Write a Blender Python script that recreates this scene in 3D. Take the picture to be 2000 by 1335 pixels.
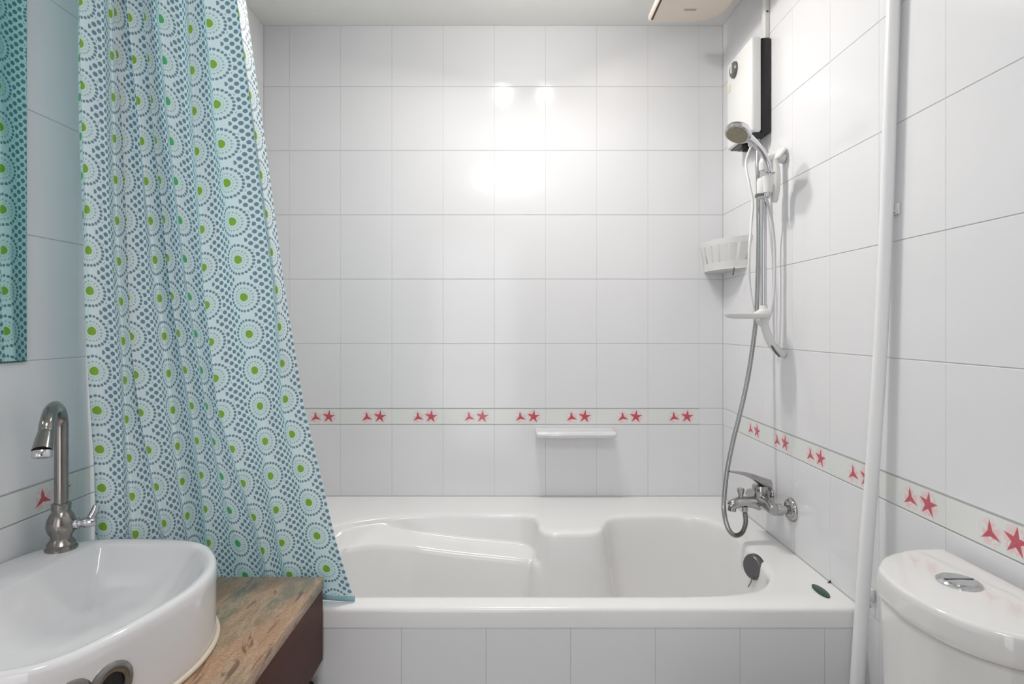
import bpy, bmesh, math, random
from mathutils import Vector, Matrix
random.seed(7)
PI = math.pi
S = bpy.context.scene
for o in list(bpy.data.objects):
    bpy.data.objects.remove(o)
C = S.collection

# ------------------------------------------------------------------ camera, world, lights, exposure
CH = 1.216                      # eye height
F = 1130.0                      # focal length in px of a 2000 px wide frame
cam = bpy.data.cameras.new('camera')
cam.sensor_width = 36.0
cam.lens = F / 2000.0 * 36.0
cam.shift_x = 1.5 / 2000.0
cam.shift_y = -31.5 / 2000.0
cam.clip_start = 0.02
camo = bpy.data.objects.new('camera', cam)
C.objects.link(camo)
camo.location = (0, 0, CH)
camo.rotation_euler = (PI / 2, 0, 0)
S.camera = camo

w = bpy.data.worlds.new('world')
S.world = w
w.use_nodes = True
w.node_tree.nodes['Background'].inputs[0].default_value = (0.8, 0.85, 0.9, 1)
w.node_tree.nodes['Background'].inputs[1].default_value = 0.1

def lamp(name, kind, loc, energy, color, **kw):
    l = bpy.data.lights.new(name, kind)
    l.energy = energy
    l.color = color
    for k, v in kw.items():
        setattr(l, k, v)
    o = bpy.data.objects.new(name, l)
    C.objects.link(o)
    o.location = loc
    return o
LAMP1 = (-0.04, 1.77, CH + 1.135)
LAMP2 = (0.16, 1.77, CH + 1.135)
WARM = (1.0, 0.965, 0.925)
sp1 = lamp('spot_lamp', 'AREA', LAMP1, 7.6, WARM, shape='DISK', size=0.07)
sp2 = lamp('spot_lamp', 'AREA', LAMP2, 5.4, WARM, shape='DISK', size=0.055)
for sp_, tx_ in ((sp1, -0.16), (sp2, 0.42)):          # the heads are turned away from the back wall
    sp_.rotation_euler = Vector((tx_, -0.34, -0.90)).to_track_quat('-Z', 'Y').to_euler()
lamp('bulb_light', 'POINT', (LAMP1[0], 1.75, CH + 1.105), 1.6, WARM, shadow_soft_size=0.028)
lamp('bulb_light', 'POINT', (LAMP2[0], 1.75, CH + 1.105), 1.2, WARM, shadow_soft_size=0.022)
lamp('room_light', 'AREA', (-0.03, 0.02, CH + 1.135), 7.8, (0.96, 0.975, 1.0), shape='DISK', size=0.55)
dl = lamp('rear_fill_light', 'AREA', (-0.35, -0.93, 1.05), 8.5, (0.93, 0.96, 1.0), shape='RECTANGLE', size=0.8, size_y=1.9)  # fill lamp added behind the camera to brighten the room
dl.rotation_euler = (PI / 2, 0, 0)

S.view_settings.view_transform = 'Standard'
S.view_settings.look = 'None'
S.view_settings.gamma = 1.0
S.view_settings.use_curve_mapping = False
S.view_settings.exposure = 0.13

# ------------------------------------------------------------------ materials
def srgb(r, g, b):
    def f(c):
        c /= 255.0
        return c / 12.92 if c <= 0.04045 else ((c + 0.055) / 1.055) ** 2.4
    return (f(r), f(g), f(b), 1.0)

def mat(name, col, rough=0.4, metal=0.0, spec=0.5, coat=0.0, noise=0.0, nscale=8.0, bump=0.0, bscale=20.0):
    m = bpy.data.materials.new(name)
    m.use_nodes = True
    nt = m.node_tree
    b = nt.nodes['Principled BSDF']
    b.inputs['Base Color'].default_value = col
    b.inputs['Roughness'].default_value = rough
    b.inputs['Metallic'].default_value = metal
    b.inputs['Specular IOR Level'].default_value = spec
    b.inputs['Coat Weight'].default_value = coat
    b.inputs['Coat Roughness'].default_value = 0.05
    tc = nt.nodes.new('ShaderNodeTexCoord')
    n = nt.nodes.new('ShaderNodeTexNoise')
    n.inputs['Scale'].default_value = nscale
    nt.links.new(tc.outputs['Object'], n.inputs['Vector'])
    mx = nt.nodes.new('ShaderNodeMix')
    mx.data_type = 'RGBA'
    nt.links.new(n.outputs['Fac'], mx.inputs[0])
    mx.inputs[6].default_value = tuple(c * (1 - noise) for c in col[:3]) + (1,)
    mx.inputs[7].default_value = tuple(min(1, c * (1 + noise)) for c in col[:3]) + (1,)
    nt.links.new(mx.outputs[2], b.inputs['Base Color'])
    if bump > 0:
        n2 = nt.nodes.new('ShaderNodeTexNoise')
        n2.inputs['Scale'].default_value = bscale
        nt.links.new(tc.outputs['Object'], n2.inputs['Vector'])
        bp = nt.nodes.new('ShaderNodeBump')
        bp.inputs['Strength'].default_value = bump
        bp.inputs['Distance'].default_value = 0.01
        nt.links.new(n2.outputs['Fac'], bp.inputs['Height'])
        nt.links.new(bp.outputs[0], b.inputs['Normal'])
    return m

class NB:
    """small helper to write maths with nodes"""
    def __init__(s, nt): s.nt = nt
    def m(s, op, a, b=None, c=None):
        n = s.nt.nodes.new('ShaderNodeMath'); n.operation = op
        for i, v in enumerate((a, b, c)):
            if v is None: continue
            if isinstance(v, (int, float)): n.inputs[i].default_value = v
            else: s.nt.links.new(v, n.inputs[i])
        return n.outputs[0]
    def lt(s, a, b, soft):          # smooth 1 where a<b
        n = s.nt.nodes.new('ShaderNodeMapRange'); n.interpolation_type = 'SMOOTHSTEP'
        s.nt.links.new(a, n.inputs[0])
        n.inputs[1].default_value = b - soft; n.inputs[2].default_value = b + soft
        n.inputs[3].default_value = 1.0; n.inputs[4].default_value = 0.0
        return n.outputs[0]
    def mix(s, f, a, b):
        n = s.nt.nodes.new('ShaderNodeMix'); n.data_type = 'RGBA'
        for i, v in ((0, f), (6, a), (7, b)):
            if isinstance(v, (int, float, tuple)): n.inputs[i].default_value = v
            else: s.nt.links.new(v, n.inputs[i])
        return n.outputs[2]

M = {}
M['tile'] = mat('glazed_white_tile', srgb(232, 232, 234), 0.13, spec=0.5, noise=0.015, nscale=3, bump=0.05, bscale=5)
M['grout'] = mat('grey_grout', srgb(206, 206, 205), 0.85, noise=0.08, nscale=30)
M['paint'] = mat('white_ceiling_paint', srgb(243, 243, 240), 0.7, noise=0.02, nscale=3)
M['tub'] = mat('white_acrylic', srgb(238, 237, 236), 0.16, spec=0.5, noise=0.01)
M['ceramic'] = mat('white_glazed_ceramic', srgb(226, 225, 226), 0.07, spec=0.5, coat=0.4, noise=0.01)
M['cistern'] = mat('toilet_ceramic', srgb(232, 230, 228), 0.09, spec=0.5, coat=0.3, noise=0.01)
M['white_plastic'] = mat('white_plastic', srgb(228, 228, 226), 0.3, noise=0.02)
M['pipe'] = mat('white_enamelled_pole', srgb(246, 246, 247), 0.35, noise=0.01)
M['cream_plastic'] = mat('cream_plastic', srgb(224, 212, 198), 0.4, noise=0.02)
M['black'] = mat('black_plastic', srgb(22, 22, 24), 0.4, noise=0.1)
M['darkbrown'] = mat('dark_gap', srgb(62, 46, 42), 0.6, noise=0.05)
M['chrome'] = mat('chrome', srgb(205, 205, 208), 0.1, metal=1.0, noise=0.03, nscale=25, bump=0.02)
M['chrome_grey'] = mat('aged_chrome', srgb(176, 175, 174), 0.13, metal=1.0, noise=0.10, nscale=30, bump=0.03)
M['nickel'] = mat('brushed_nickel', srgb(150, 146, 142), 0.2, metal=1.0, noise=0.06, nscale=20, bump=0.02)
M['hose'] = mat('steel_hose', srgb(170, 170, 170), 0.24, metal=1.0, noise=0.05)
M['dark_metal'] = mat('dull_overflow_metal', srgb(110, 110, 112), 0.35, metal=0.8, noise=0.05)
M['rosette'] = mat('limescaled_nozzle_plate', srgb(150, 142, 122), 0.45, noise=0.25, nscale=140, bump=0.3, bscale=220)
M['hose_white'] = mat('white_vinyl_hose', srgb(224, 224, 224), 0.3, noise=0.02)
M['sealant'] = mat('cream_sealant', srgb(214, 202, 184), 0.5, noise=0.05)
M['green'] = mat('dark_green_enamel', srgb(38, 72, 62), 0.35, noise=0.2, nscale=60)
M['knob'] = mat('grey_knob', srgb(92, 94, 92), 0.35, noise=0.1)
M['yellow'] = mat('yellow_sticker', srgb(216, 214, 170), 0.5, noise=0.02)
M['floor'] = mat('beige_floor_tile', srgb(176, 168, 158), 0.3, noise=0.06, nscale=12)
M['door'] = mat('brown_door', srgb(96, 66, 48), 0.45, noise=0.2, nscale=5)
M['mirror'] = mat('mirror_glass', srgb(200, 226, 222), 0.01, metal=1.0)
M['mirror_edge'] = mat('mirror_edge', srgb(70, 96, 96), 0.2, noise=0.05)
M['slot'] = mat('grey_label_print', srgb(176, 164, 152), 0.5, noise=0.05)

def wood():
    m = mat('dark_red_brown_wood', srgb(74, 42, 36), 0.5, spec=0.25)
    nt = m.node_tree; nb = NB(nt)
    tc = nt.nodes.new('ShaderNodeTexCoord'); mp = nt.nodes.new('ShaderNodeMapping')
    mp.inputs['Scale'].default_value = (14, 1.2, 14)
    nt.links.new(tc.outputs['Object'], mp.inputs[0])
    n = nt.nodes.new('ShaderNodeTexNoise'); n.inputs['Scale'].default_value = 3; n.inputs['Detail'].default_value = 8
    nt.links.new(mp.outputs[0], n.inputs['Vector'])
    c = nb.mix(n.outputs['Fac'], srgb(56, 26, 18), srgb(84, 42, 28))
    nt.links.new(c, nt.nodes['Principled BSDF'].inputs['Base Color'])
    return m
M['wood'] = wood()

def granite():
    m = mat('brown_granite', srgb(160, 128, 104), 0.22)
    nt = m.node_tree; nb = NB(nt)
    tc = nt.nodes.new('ShaderNodeTexCoord'); mp = nt.nodes.new('ShaderNodeMapping')
    mp.inputs['Rotation'].default_value = (0, 0, 0.30)
    mp.inputs['Scale'].default_value = (1.0, 0.28, 1.0)
    nt.links.new(tc.outputs['Object'], mp.inputs[0])
    def noise(sc, det, vec, dist=0.0):
        n = nt.nodes.new('ShaderNodeTexNoise'); n.inputs['Scale'].default_value = sc
        n.inputs['Detail'].default_value = det; n.inputs['Distortion'].default_value = dist
        nt.links.new(vec, n.inputs['Vector']); return n.outputs['Fac']
    def ramp(f, a, b):
        n = nt.nodes.new('ShaderNodeMapRange'); nt.links.new(f, n.inputs[0])
        n.inputs[1].default_value = a; n.inputs[2].default_value = b; return n.outputs[0]
    big = ramp(noise(9, 3, mp.outputs[0], 0.8), 0.45, 0.6)
    mid = ramp(noise(60, 8, mp.outputs[0], 1.0), 0.42, 0.62)
    vein = ramp(noise(40, 6, mp.outputs[0], 1.6), 0.60, 0.68)
    speck = ramp(noise(260, 2, tc.outputs['Object']), 0.35, 0.7)
    c = nb.mix(big, srgb(182, 142, 108), srgb(128, 124, 102))
    c = nb.mix(nb.m('MULTIPLY', mid, 0.6), c, srgb(196, 172, 146))
    c = nb.mix(nb.m('MULTIPLY', vein, 0.75), c, srgb(96, 66, 56))
    c = nb.mix(nb.m('MULTIPLY', speck, 0.5), c, srgb(120, 92, 74))
    nt.links.new(c, nt.nodes['Principled BSDF'].inputs['Base Color'])
    return m
M['granite'] = granite()

def border_mat():
    """glazed listello with two printed starfish, drawn in the tile's own coordinates"""
    m = mat('starfish_border_tile', srgb(230, 232, 229), 0.13, bump=0.04, bscale=8)
    nt = m.node_tree; nb = NB(nt)
    tc = nt.nodes.new('ShaderNodeTexCoord'); sp = nt.nodes.new('ShaderNodeSeparateXYZ')
    nt.links.new(tc.outputs['Object'], sp.inputs[0])
    X, Z = sp.outputs[0], sp.outputs[2]
    nz = nt.nodes.new('ShaderNodeTexNoise'); nz.inputs['Scale'].default_value = 90
    nt.links.new(tc.outputs['Object'], nz.inputs['Vector'])
    oi = nt.nodes.new('ShaderNodeObjectInfo')
    def star(cx, cz, R, n, phi, wd):
        dx = nb.m('SUBTRACT', X, cx); dz = nb.m('SUBTRACT', Z, cz)
        r = nb.m('SQRT', nb.m('ADD', nb.m('MULTIPLY', dx, dx), nb.m('MULTIPLY', dz, dz)))
        th = nb.m('ARCTAN2', dz, dx)
        k = n / (2 * PI)
        a = nb.m('ADD', nb.m('MULTIPLY', nb.m('SUBTRACT', th, phi), k), 10.5)
        a = nb.m('MULTIPLY', nb.m('ABSOLUTE', nb.m('SUBTRACT', nb.m('FRACT', a), 0.5)), 1.0 / k)
        al = nb.m('MULTIPLY', r, nb.m('COSINE', a)); pe = nb.m('MULTIPLY', r, nb.m('SINE', a))
        lim = nb.m('MULTIPLY', nb.m('SUBTRACT', 1.0, nb.m('DIVIDE', al, R)), wd)
        s = nb.lt(nb.m('SUBTRACT', pe, lim), 0.0, 0.0011)
        return r, s
    r1, s1 = star(0.002, -0.003, 0.024, 3, PI / 2 + 0.1, 0.0062)
    r2, s2 = star(0.0535, 0.000, 0.027, 5, PI / 2 - 0.1, 0.0075)
    col = srgb(230, 232, 229)
    rr = nb.m('MINIMUM', r1, nb.m('SUBTRACT', r2, 0.003))
    halo = nb.m('MULTIPLY', nb.lt(rr, 0.022, 0.008), nb.m('GREATER_THAN', nz.outputs['Fac'], 0.47))
    c = nb.mix(nb.m('MULTIPLY', halo, 0.65), col, srgb(240, 186, 188))
    red = nb.mix(nz.outputs['Fac'], srgb(205, 60, 92), srgb(176, 62, 66))
    c = nb.mix(nb.m('MULTIPLY', nb.m('MAXIMUM', s1, s2), 0.92), c, red)
    edge = nb.m('GREATER_THAN', nb.m('ABSOLUTE', Z), 0.0293)
    c = nb.mix(nb.m('MULTIPLY', edge, 0.8), c, srgb(136, 142, 140))
    nt.links.new(c, nt.nodes['Principled BSDF'].inputs['Base Color'])
    return m
M['border'] = border_mat()

PU, PV = 0.098, 0.0835           # repeat of the curtain print
def curtain_mat():
    m = bpy.data.materials.new('dotted_curtain_fabric'); m.use_nodes = True
    nt = m.node_tree; nb = NB(nt)
    b = nt.nodes['Principled BSDF']; out = nt.nodes['Material Output']
    uv = nt.nodes.new('ShaderNodeUVMap'); uv.uv_map = 'UVMap'
    sp = nt.nodes.new('ShaderNodeSeparateXYZ'); nt.links.new(uv.outputs[0], sp.inputs[0])
    U, V = sp.outputs[0], sp.outputs[1]
    def cell(v, p):
        q = nb.m('ADD', nb.m('DIVIDE', v, p), 20.5)
        return nb.m('MULTIPLY', nb.m('SUBTRACT', nb.m('FRACT', q), 0.5), p), nb.m('FLOOR', q)
    du, iu = cell(U, PU); dv, iv = cell(V, PV)
    r = nb.m('SQRT', nb.m('ADD', nb.m('MULTIPLY', du, du), nb.m('MULTIPLY', dv, dv)))
    th = nb.m('ARCTAN2', dv, du)
    def ring(R, n, dr, ph=0.0):
        t = nb.m('ADD', nb.m('MULTIPLY', th, n / (2 * PI)), 40.0 + ph)
        t = nb.m('MULTIPLY', nb.m('SUBTRACT', nb.m('FRACT', t), 0.5), 2 * PI * R / n)
        q = nb.m('SUBTRACT', r, R)
        return nb.lt(nb.m('SQRT', nb.m('ADD', nb.m('MULTIPLY', t, t), nb.m('MULTIPLY', q, q))), dr, 0.0006)
    wn = nt.nodes.new('ShaderNodeTexWhiteNoise'); wn.noise_dimensions = '1D'
    nt.links.new(iu, wn.inputs['W'])
    centre = nb.lt(r, 0.0092, 0.0008)
    r1 = ring(0.0313, 25, 0.0031)
    r2 = ring(0.0200, 18, 0.0020, 0.3)
    r3 = ring(0.0135, 16, 0.0015, 0.1)
    # background dots, staggered, between the columns
    sx, sy = 0.0098, PV / 5
    dh = nb.m('ADD', nb.m('ABSOLUTE', du), -PU / 2)
    q = nb.m('ADD', nb.m('DIVIDE', dh, sx), 20.5)
    fx = nb.m('MULTIPLY', nb.m('SUBTRACT', nb.m('FRACT', q), 0.5), sx)
    par = nb.m('MODULO', nb.m('FLOOR', q), 2.0)
    qy = nb.m('ADD', nb.m('ADD', nb.m('DIVIDE', V, sy), 100.5), nb.m('MULTIPLY', par, 0.5))
    fy = nb.m('MULTIPLY', nb.m('SUBTRACT', nb.m('FRACT', qy), 0.5), sy)
    rd = nb.m('SQRT', nb.m('ADD', nb.m('MULTIPLY', fx, fx), nb.m('MULTIPLY', fy, fy)))
    dots = nb.lt(rd, 0.0047, 0.0006)
    dots = nb.m('MULTIPLY', dots, nb.m('GREATER_THAN', r, 0.0372))
    dots = nb.m('MULTIPLY', dots, nb.m('GREATER_THAN', nb.m('ABSOLUTE', du), 0.0185))
    slate = srgb(130, 150, 163); base = srgb(243, 248, 251)
    c = nb.mix(nb.lt(r, 0.026, 0.003), base, srgb(238, 245, 246))
    green = nb.mix(nb.m('GREATER_THAN', wn.outputs['Value'], 0.6), srgb(146, 186, 66), srgb(92, 184, 120))
    c = nb.mix(dots, c, slate)
    c = nb.mix(r1, c, slate)
    c = nb.mix(nb.m('MULTIPLY', r2, 0.6), c, slate)
    c = nb.mix(nb.m('MULTIPLY', r3, 0.55), c, srgb(168, 196, 120))
    c = nb.mix(centre, c, green)
    nt.links.new(c, b.inputs['Base Color'])
    b.inputs['Roughness'].default_value = 0.45
    b.inputs['Specular IOR Level'].default_value = 0.3
    tr = nt.nodes.new('ShaderNodeBsdfTranslucent')
    tint = nt.nodes.new('ShaderNodeMix'); tint.data_type = 'RGBA'; tint.blend_type = 'MULTIPLY'
    tint.inputs[0].default_value = 1.0
    nt.links.new(c, tint.inputs[6]); tint.inputs[7].default_value = srgb(168, 224, 230)
    nt.links.new(tint.outputs[2], tr.inputs[0])
    ms = nt.nodes.new('ShaderNodeMixShader'); ms.inputs[0].default_value = 0.32
    nt.links.new(b.outputs[0], ms.inputs[1]); nt.links.new(tr.outputs[0], ms.inputs[2])
    nt.links.new(ms.outputs[0], out.inputs[0])
    return m
M['curtain'] = curtain_mat()

# ------------------------------------------------------------------ mesh helpers
def link(name, me, m=None, parent=None, smooth=False):
    o = bpy.data.objects.new(name, me)
    C.objects.link(o)
    if m is not None and not me.materials:
        me.materials.append(M[m])
    if smooth:
        for p in me.polygons: p.use_smooth = True
    if parent is not None:
        o.parent = parent
    return o

def mesh(name, verts, faces):
    me = bpy.data.meshes.new(name)
    me.from_pydata([tuple(v) for v in verts], [], faces)
    me.update()
    return me

def fixn(me):
    bm = bmesh.new(); bm.from_mesh(me)
    bmesh.ops.remove_doubles(bm, verts=bm.verts, dist=1e-6)
    bmesh.ops.recalc_face_normals(bm, faces=bm.faces)
    bm.to_mesh(me); bm.free()
    return me

def autosmooth(me, deg=35):
    bm = bmesh.new(); bm.from_mesh(me)
    for f in bm.faces: f.smooth = True
    for e in bm.edges:
        if len(e.link_faces) == 2 and e.calc_face_angle(0) > math.radians(deg):
            e.smooth = False
    bm.to_mesh(me); bm.free()

def box(name, lo, hi, m, parent=None, bev=0.0, seg=2):
    bm = bmesh.new()
    bmesh.ops.create_cube(bm, size=1)
    for v in bm.verts:
        v.co = Vector([lo[i] + (v.co[i] + 0.5) * (hi[i] - lo[i]) for i in range(3)])
    if bev > 0:
        bmesh.ops.bevel(bm, geom=list(bm.edges), offset=bev, segments=seg, affect='EDGES', profile=0.5)
    me = bpy.data.meshes.new(name); bm.to_mesh(me); bm.free()
    if bev > 0: autosmooth(me, 50)
    return link(name, me, m, parent)

def spline(pts, per=8, closed=False):
    pts = [Vector(p) for p in pts]; n = len(pts); out = []
    rng = n if closed else n - 1
    for i in range(rng):
        if closed:
            p0, p1, p2, p3 = pts[(i - 1) % n], pts[i], pts[(i + 1) % n], pts[(i + 2) % n]
        else:
            p1, p2 = pts[i], pts[i + 1]
            p0 = pts[i - 1] if i else p1 * 2 - p2
            p3 = pts[i + 2] if i + 2 < n else p2 * 2 - p1
        for k in range(per):
            t = k / per
            out.append(0.5 * ((2 * p1) + (p2 - p0) * t + (2 * p0 - 5 * p1 + 4 * p2 - p3) * t * t + (3 * p1 - p0 - 3 * p2 + p3) * t ** 3))
    if not closed: out.append(pts[-1])
    return out

def tube(name, pts, rad, m, parent=None, sides=16, per=8, ripple=0.0, closed=False, smoothpath=True):
    """pts list of xyz; rad float or list per control point"""
    rl = rad if isinstance(rad, (list, tuple)) else [rad] * len(pts)
    P4 = [Vector((*p, r)) for p, r in zip(pts, rl)]
    sp = spline(P4, per, closed) if smoothpath else P4
    n = len(sp); P = [Vector(p[:3]) for p in sp]; R = [max(p[3], 1e-4) for p in sp]
    verts, faces = [], []
    up = None
    for i in range(n):
        a = P[(i - 1) % n] if closed or i else P[i]; b2 = P[(i + 1) % n] if closed or i < n - 1 else P[i]
        t = (b2 - a).normalized()
        if up is None:
            up = Vector((0, 0, 1)) if abs(t.z) < 0.9 else Vector((1, 0, 0))
        up = (up - t * up.dot(t)).normalized()
        sd = t.cross(up)
        rr = R[i] * (1 + (ripple if i % 2 else -ripple))
        for k in range(sides):
            an = 2 * PI * k / sides
            verts.append(P[i] + (up * math.cos(an) + sd * math.sin(an)) * rr)
    for i in range(n if closed else n - 1):
        j = (i + 1) % n
        for k in range(sides):
            faces.append((i * sides + k, i * sides + (k + 1) % sides, j * sides + (k + 1) % sides, j * sides + k))
    if not closed:
        faces.append(tuple(range(sides))[::-1]); faces.append(tuple((n - 1) * sides + k for k in range(sides)))
    me = fixn(mesh(name, verts, faces)); autosmooth(me, 50)
    return link(name, me, m, parent)

def lathe(name, prof, origin, axis, m, parent=None, sides=32, sx=1.0):
    """prof: (radius, height) pairs along axis"""
    ax = Vector(axis).normalized()
    u = Vector((0, 0, 1)) if abs(ax.z) < 0.9 else Vector((1, 0, 0))
    u = (u - ax * u.dot(ax)).normalized(); v = ax.cross(u)
    verts, faces = [], []
    for r, h in prof:
        for k in range(sides):
            a = 2 * PI * k / sides
            verts.append(Vector(origin) + ax * h + (u * math.cos(a) + v * math.sin(a) * sx) * max(r, 1e-5))
    n = len(prof)
    for i in range(n - 1):
        for k in range(sides):
            faces.append((i * sides + k, i * sides + (k + 1) % sides, (i + 1) * sides + (k + 1) % sides, (i + 1) * sides + k))
    faces.append(tuple(range(sides))[::-1]); faces.append(tuple((n - 1) * sides + k for k in range(sides)))
    me = fixn(mesh(name, verts, faces)); autosmooth(me, 40)
    return link(name, me, m, parent)

def loft(name, rings, m, parent=None, cap0=True, cap1=True, sm=50):
    n = len(rings[0]); verts = [v for r in rings for v in r]; faces = []
    for i in range(len(rings) - 1):
        for k in range(n):
            faces.append((i * n + k, i * n + (k + 1) % n, (i + 1) * n + (k + 1) % n, (i + 1) * n + k))
    if cap0: faces.append(tuple(range(n))[::-1])
    if cap1: faces.append(tuple((len(rings) - 1) * n + k for k in range(n)))
    me = fixn(mesh(name, verts, faces)); autosmooth(me, sm)
    return link(name, me, m, parent)

def thing(name, label, cat, loc=(0, 0, 0), group=None):
    o = bpy.data.objects.new(name, None); C.objects.link(o)
    o.location = loc; o.empty_display_size = 0.05
    o['label'] = label; o['category'] = cat
    if group: o['group'] = group
    bpy.context.view_layer.update()
    return o

def tag(o, label, cat, group=None):
    o['label'] = label; o['category'] = cat
    if group: o['group'] = group
    return o

def adopt(root):
    """geometry is written in world metres: shift the children so the Empty can sit at the base"""
    off = -Vector(root.location)
    for ch in root.children:
        ch.location = ch.location + off
    return root

def W(x, d, z):                 # metres relative to the eye -> world
    return Vector((x, d, CH + z))

def PX(px, py, d):              # a measured image point at a known real distance -> world
    return Vector(((px - 998.5) * d / F, d, CH + (636 - py) * d / F))

# ------------------------------------------------------------------ room
XL, XR, DB, DR = -0.967, 0.827, 2.26, -1.0
ZC = 1.172
def struct(o):
    o['kind'] = 'structure'; return o
GR = 0.0075                     # tiles stand on this much adhesive bed, faces at the room dimension
def T(a): return a
struct(box('floor', (XL - 0.1, DR - 0.1, -0.06), (XR + 0.1, DB + 0.1, 0.0), 'floor'))
struct(box('ceiling', (XL - 0.1, DR - 0.1, CH + ZC), (XR + 0.1, DB + 0.1, CH + ZC + 0.06), 'paint'))
walls = {}
walls['back'] = struct(box('wall_back', (XL - 0.1, DB + 0.0012, 0), (XR + 0.1, DB + 0.1, CH + ZC), 'grout'))
walls['left'] = struct(box('wall_left', (XL - 0.1, DR, 0), (XL - 0.0012, DB, CH + ZC), 'grout'))
walls['right'] = struct(box('wall_right', (XR + 0.0012, DR, 0), (XR + 0.1, DB, CH + ZC), 'grout'))
walls['rear'] = struct(box('wall_rear', (XL - 0.1, DR - 0.1, 0), (XR + 0.1, DR, CH + ZC), 'paint'))
trim = struct(box('trim_1', (-0.82, DR + 0.001, 0.0), (-0.76, DR + 0.03, 2.1), 'door', bev=0.003))  # unseen jambs added around the fill lamp; the wall behind is closed
trim = struct(box('trim_2', (0.06, DR + 0.001, 0.0), (0.12, DR + 0.03, 2.1), 'door', bev=0.003))
door = struct(box('door_1', (0.14, DR + 0.04, 0.01), (0.175, DR + 0.84, 2.03), 'door', bev=0.003))  # unseen leaf, added as a dark shape for the chrome to reflect
lathe('handle', [(0.012, 0), (0.012, 0.04), (0.026, 0.05), (0.028, 0.065), (0.02, 0.078), (0, 0.08)], (0.14, DR + 0.76, 1.0), (-1, 0, 0), 'chrome', door)

tile_cache = {}
def tile_mesh(wd, ht, m, gap):
    key = (round(wd, 4), round(ht, 4), m)
    if key in tile_cache: return tile_cache[key]
    a, h, t, e = wd / 2 - .0003, ht / 2 - gap / 2, 0.0011, 0.0010
    # front plane at y=0 (room side is -y), cushion edge set back
    v = [(-a, t, -h), (a, t, -h), (a, t, h), (-a, t, h),
         (-a, 0.0005, -h), (a, 0.0005, -h), (a, 0.0005, h), (-a, 0.0005, h),
         (-a + e * .5, 0, -h + e), (a - e * .5, 0, -h + e), (a - e * .5, 0, h - e), (-a + e * .5, 0, h - e)]
    f = [(8, 9, 10, 11), (4, 5, 9, 8), (5, 6, 10, 9), (6, 7, 11, 10), (7, 4, 8, 11),
         (0, 1, 5, 4), (1, 2, 6, 5), (2, 3, 7, 6), (3, 0, 4, 7), (3, 2, 1, 0)]
    me = mesh('tile', v, f); me.materials.append(M[m])
    tile_cache[key] = me
    return me

rows = [(-1.216, -0.915), (-0.915, -0.665), (-0.665, -0.386), (-0.386, -0.322), (-0.322, -0.07), (-0.07, 0.182),
        (0.182, 0.433), (0.433, 0.684), (0.684, 0.934), (0.934, ZC)]
def tiles(wall, side, cuts, rws):
    for (z0, z1) in rws:
        border = abs(z0 + 0.386) < 1e-6
        for a, b2 in zip(cuts[:-1], cuts[1:]):
            wd, ht = b2 - a, z1 - z0
            gap = 0.0022 if border else 0.0018
            me = tile_mesh(wd, ht, 'border' if border and wd > 0.19 else 'tile', gap)
            o = link('border_tile' if border else 'tile', me, None, wall)
            c, zc = (a + b2) / 2, CH + (z0 + z1) / 2
            tx, tz = random.uniform(-1, 1) * 0.0007, random.uniform(-1, 1) * 0.0007
            if side == 'back':
                o.location = (c, DB, zc); o.rotation_euler = (tx, 0, tz)
            elif side == 'right':
                o.location = (XR, c, zc); o.rotation_euler = (tx, 0, -PI / 2 + tz)
            elif side == 'left':
                o.location = (XL, c, zc); o.rotation_euler = (tx, 0, PI / 2 + tz)
            elif side == 'apron':
                o.location = (c, 1.366, zc); o.rotation_euler = (tx, 0, tz)
def cuts(first, step, lo, hi):
    k = math.ceil((lo - first) / step); out = [lo]
    x = first + k * step
    while x < hi - 0.004:
        if x > lo + 0.004: out.append(x)
        x += step
    out.append(hi); return out
tiles(walls['back'], 'back', cuts(-0.066, 0.2, XL, XR), rows)
tiles(walls['right'], 'right', cuts(1.901, 0.2, DR, DB), rows)
tiles(walls['left'], 'left', cuts(1.293, 0.2, DR, DB), rows)

# ------------------------------------------------------------------ bathtub
RIM = -0.665
apron = thing('tub_apron', 'white tiled apron wall closing the front of the bathtub', 'tub apron', (0, 1.40, 0))
box('apron_core', (XL + 0.002, 1.3675, 0.0), (XR - 0.002, 1.388, CH - 0.7125), 'grout', apron)
tiles(apron, 'apron', cuts(0.1405, 0.2, XL + 0.003, XR - 0.003), [(-1.216, -0.961), (-0.961, -0.7115)])
adopt(apron)

tub = thing('bathtub', 'long white built-in bathtub with sculpted armrest and recessed basin under the shower', 'bathtub', (0, 1.8, 0))
outline = [(-.55, 1.42), (-.3, 1.42), (0, 1.42), (.3, 1.42), (.50, 1.425), (.62, 1.455), (.69, 1.53), (.712, 1.65), (.722, 1.80), (.712, 1.93),
           (.655, 2.015), (.55, 2.045), (.43, 2.042), (.345, 2.015), (.305, 1.95), (.285, 1.895), (.25, 1.872), (.18, 1.868), (.125, 1.872),
           (.10, 1.91), (.095, 1.99), (.06, 2.04), (-.08, 2.05), (-.3, 2.045), (-.45, 2.015), (-.57, 1.95), (-.66, 1.83), (-.69, 1.70), (-.68, 1.56), (-.64, 1.46)]
ol = [Vector((p[0], p[1])) for p in spline([(a, b2, 0) for a, b2 in outline], 8, True)]
N = len(ol)
def interp(x, tab):
    if x <= tab[0][0]: return tab[0][1]
    for (a, va), (b2, vb) in zip(tab[:-1], tab[1:]):
        if x <= b2: return va + (vb - va) * (x - a) / (b2 - a)
    return tab[-1][1]
def zledge(p):
    if p.x < .112 and p.y > 1.70:
        return interp(p.x, [(-.60, -.705), (-.54, -.672), (-.45, -.690), (-.34, -.722), (-.17, -.748), (.1, -.772)])
    return -.77
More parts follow.
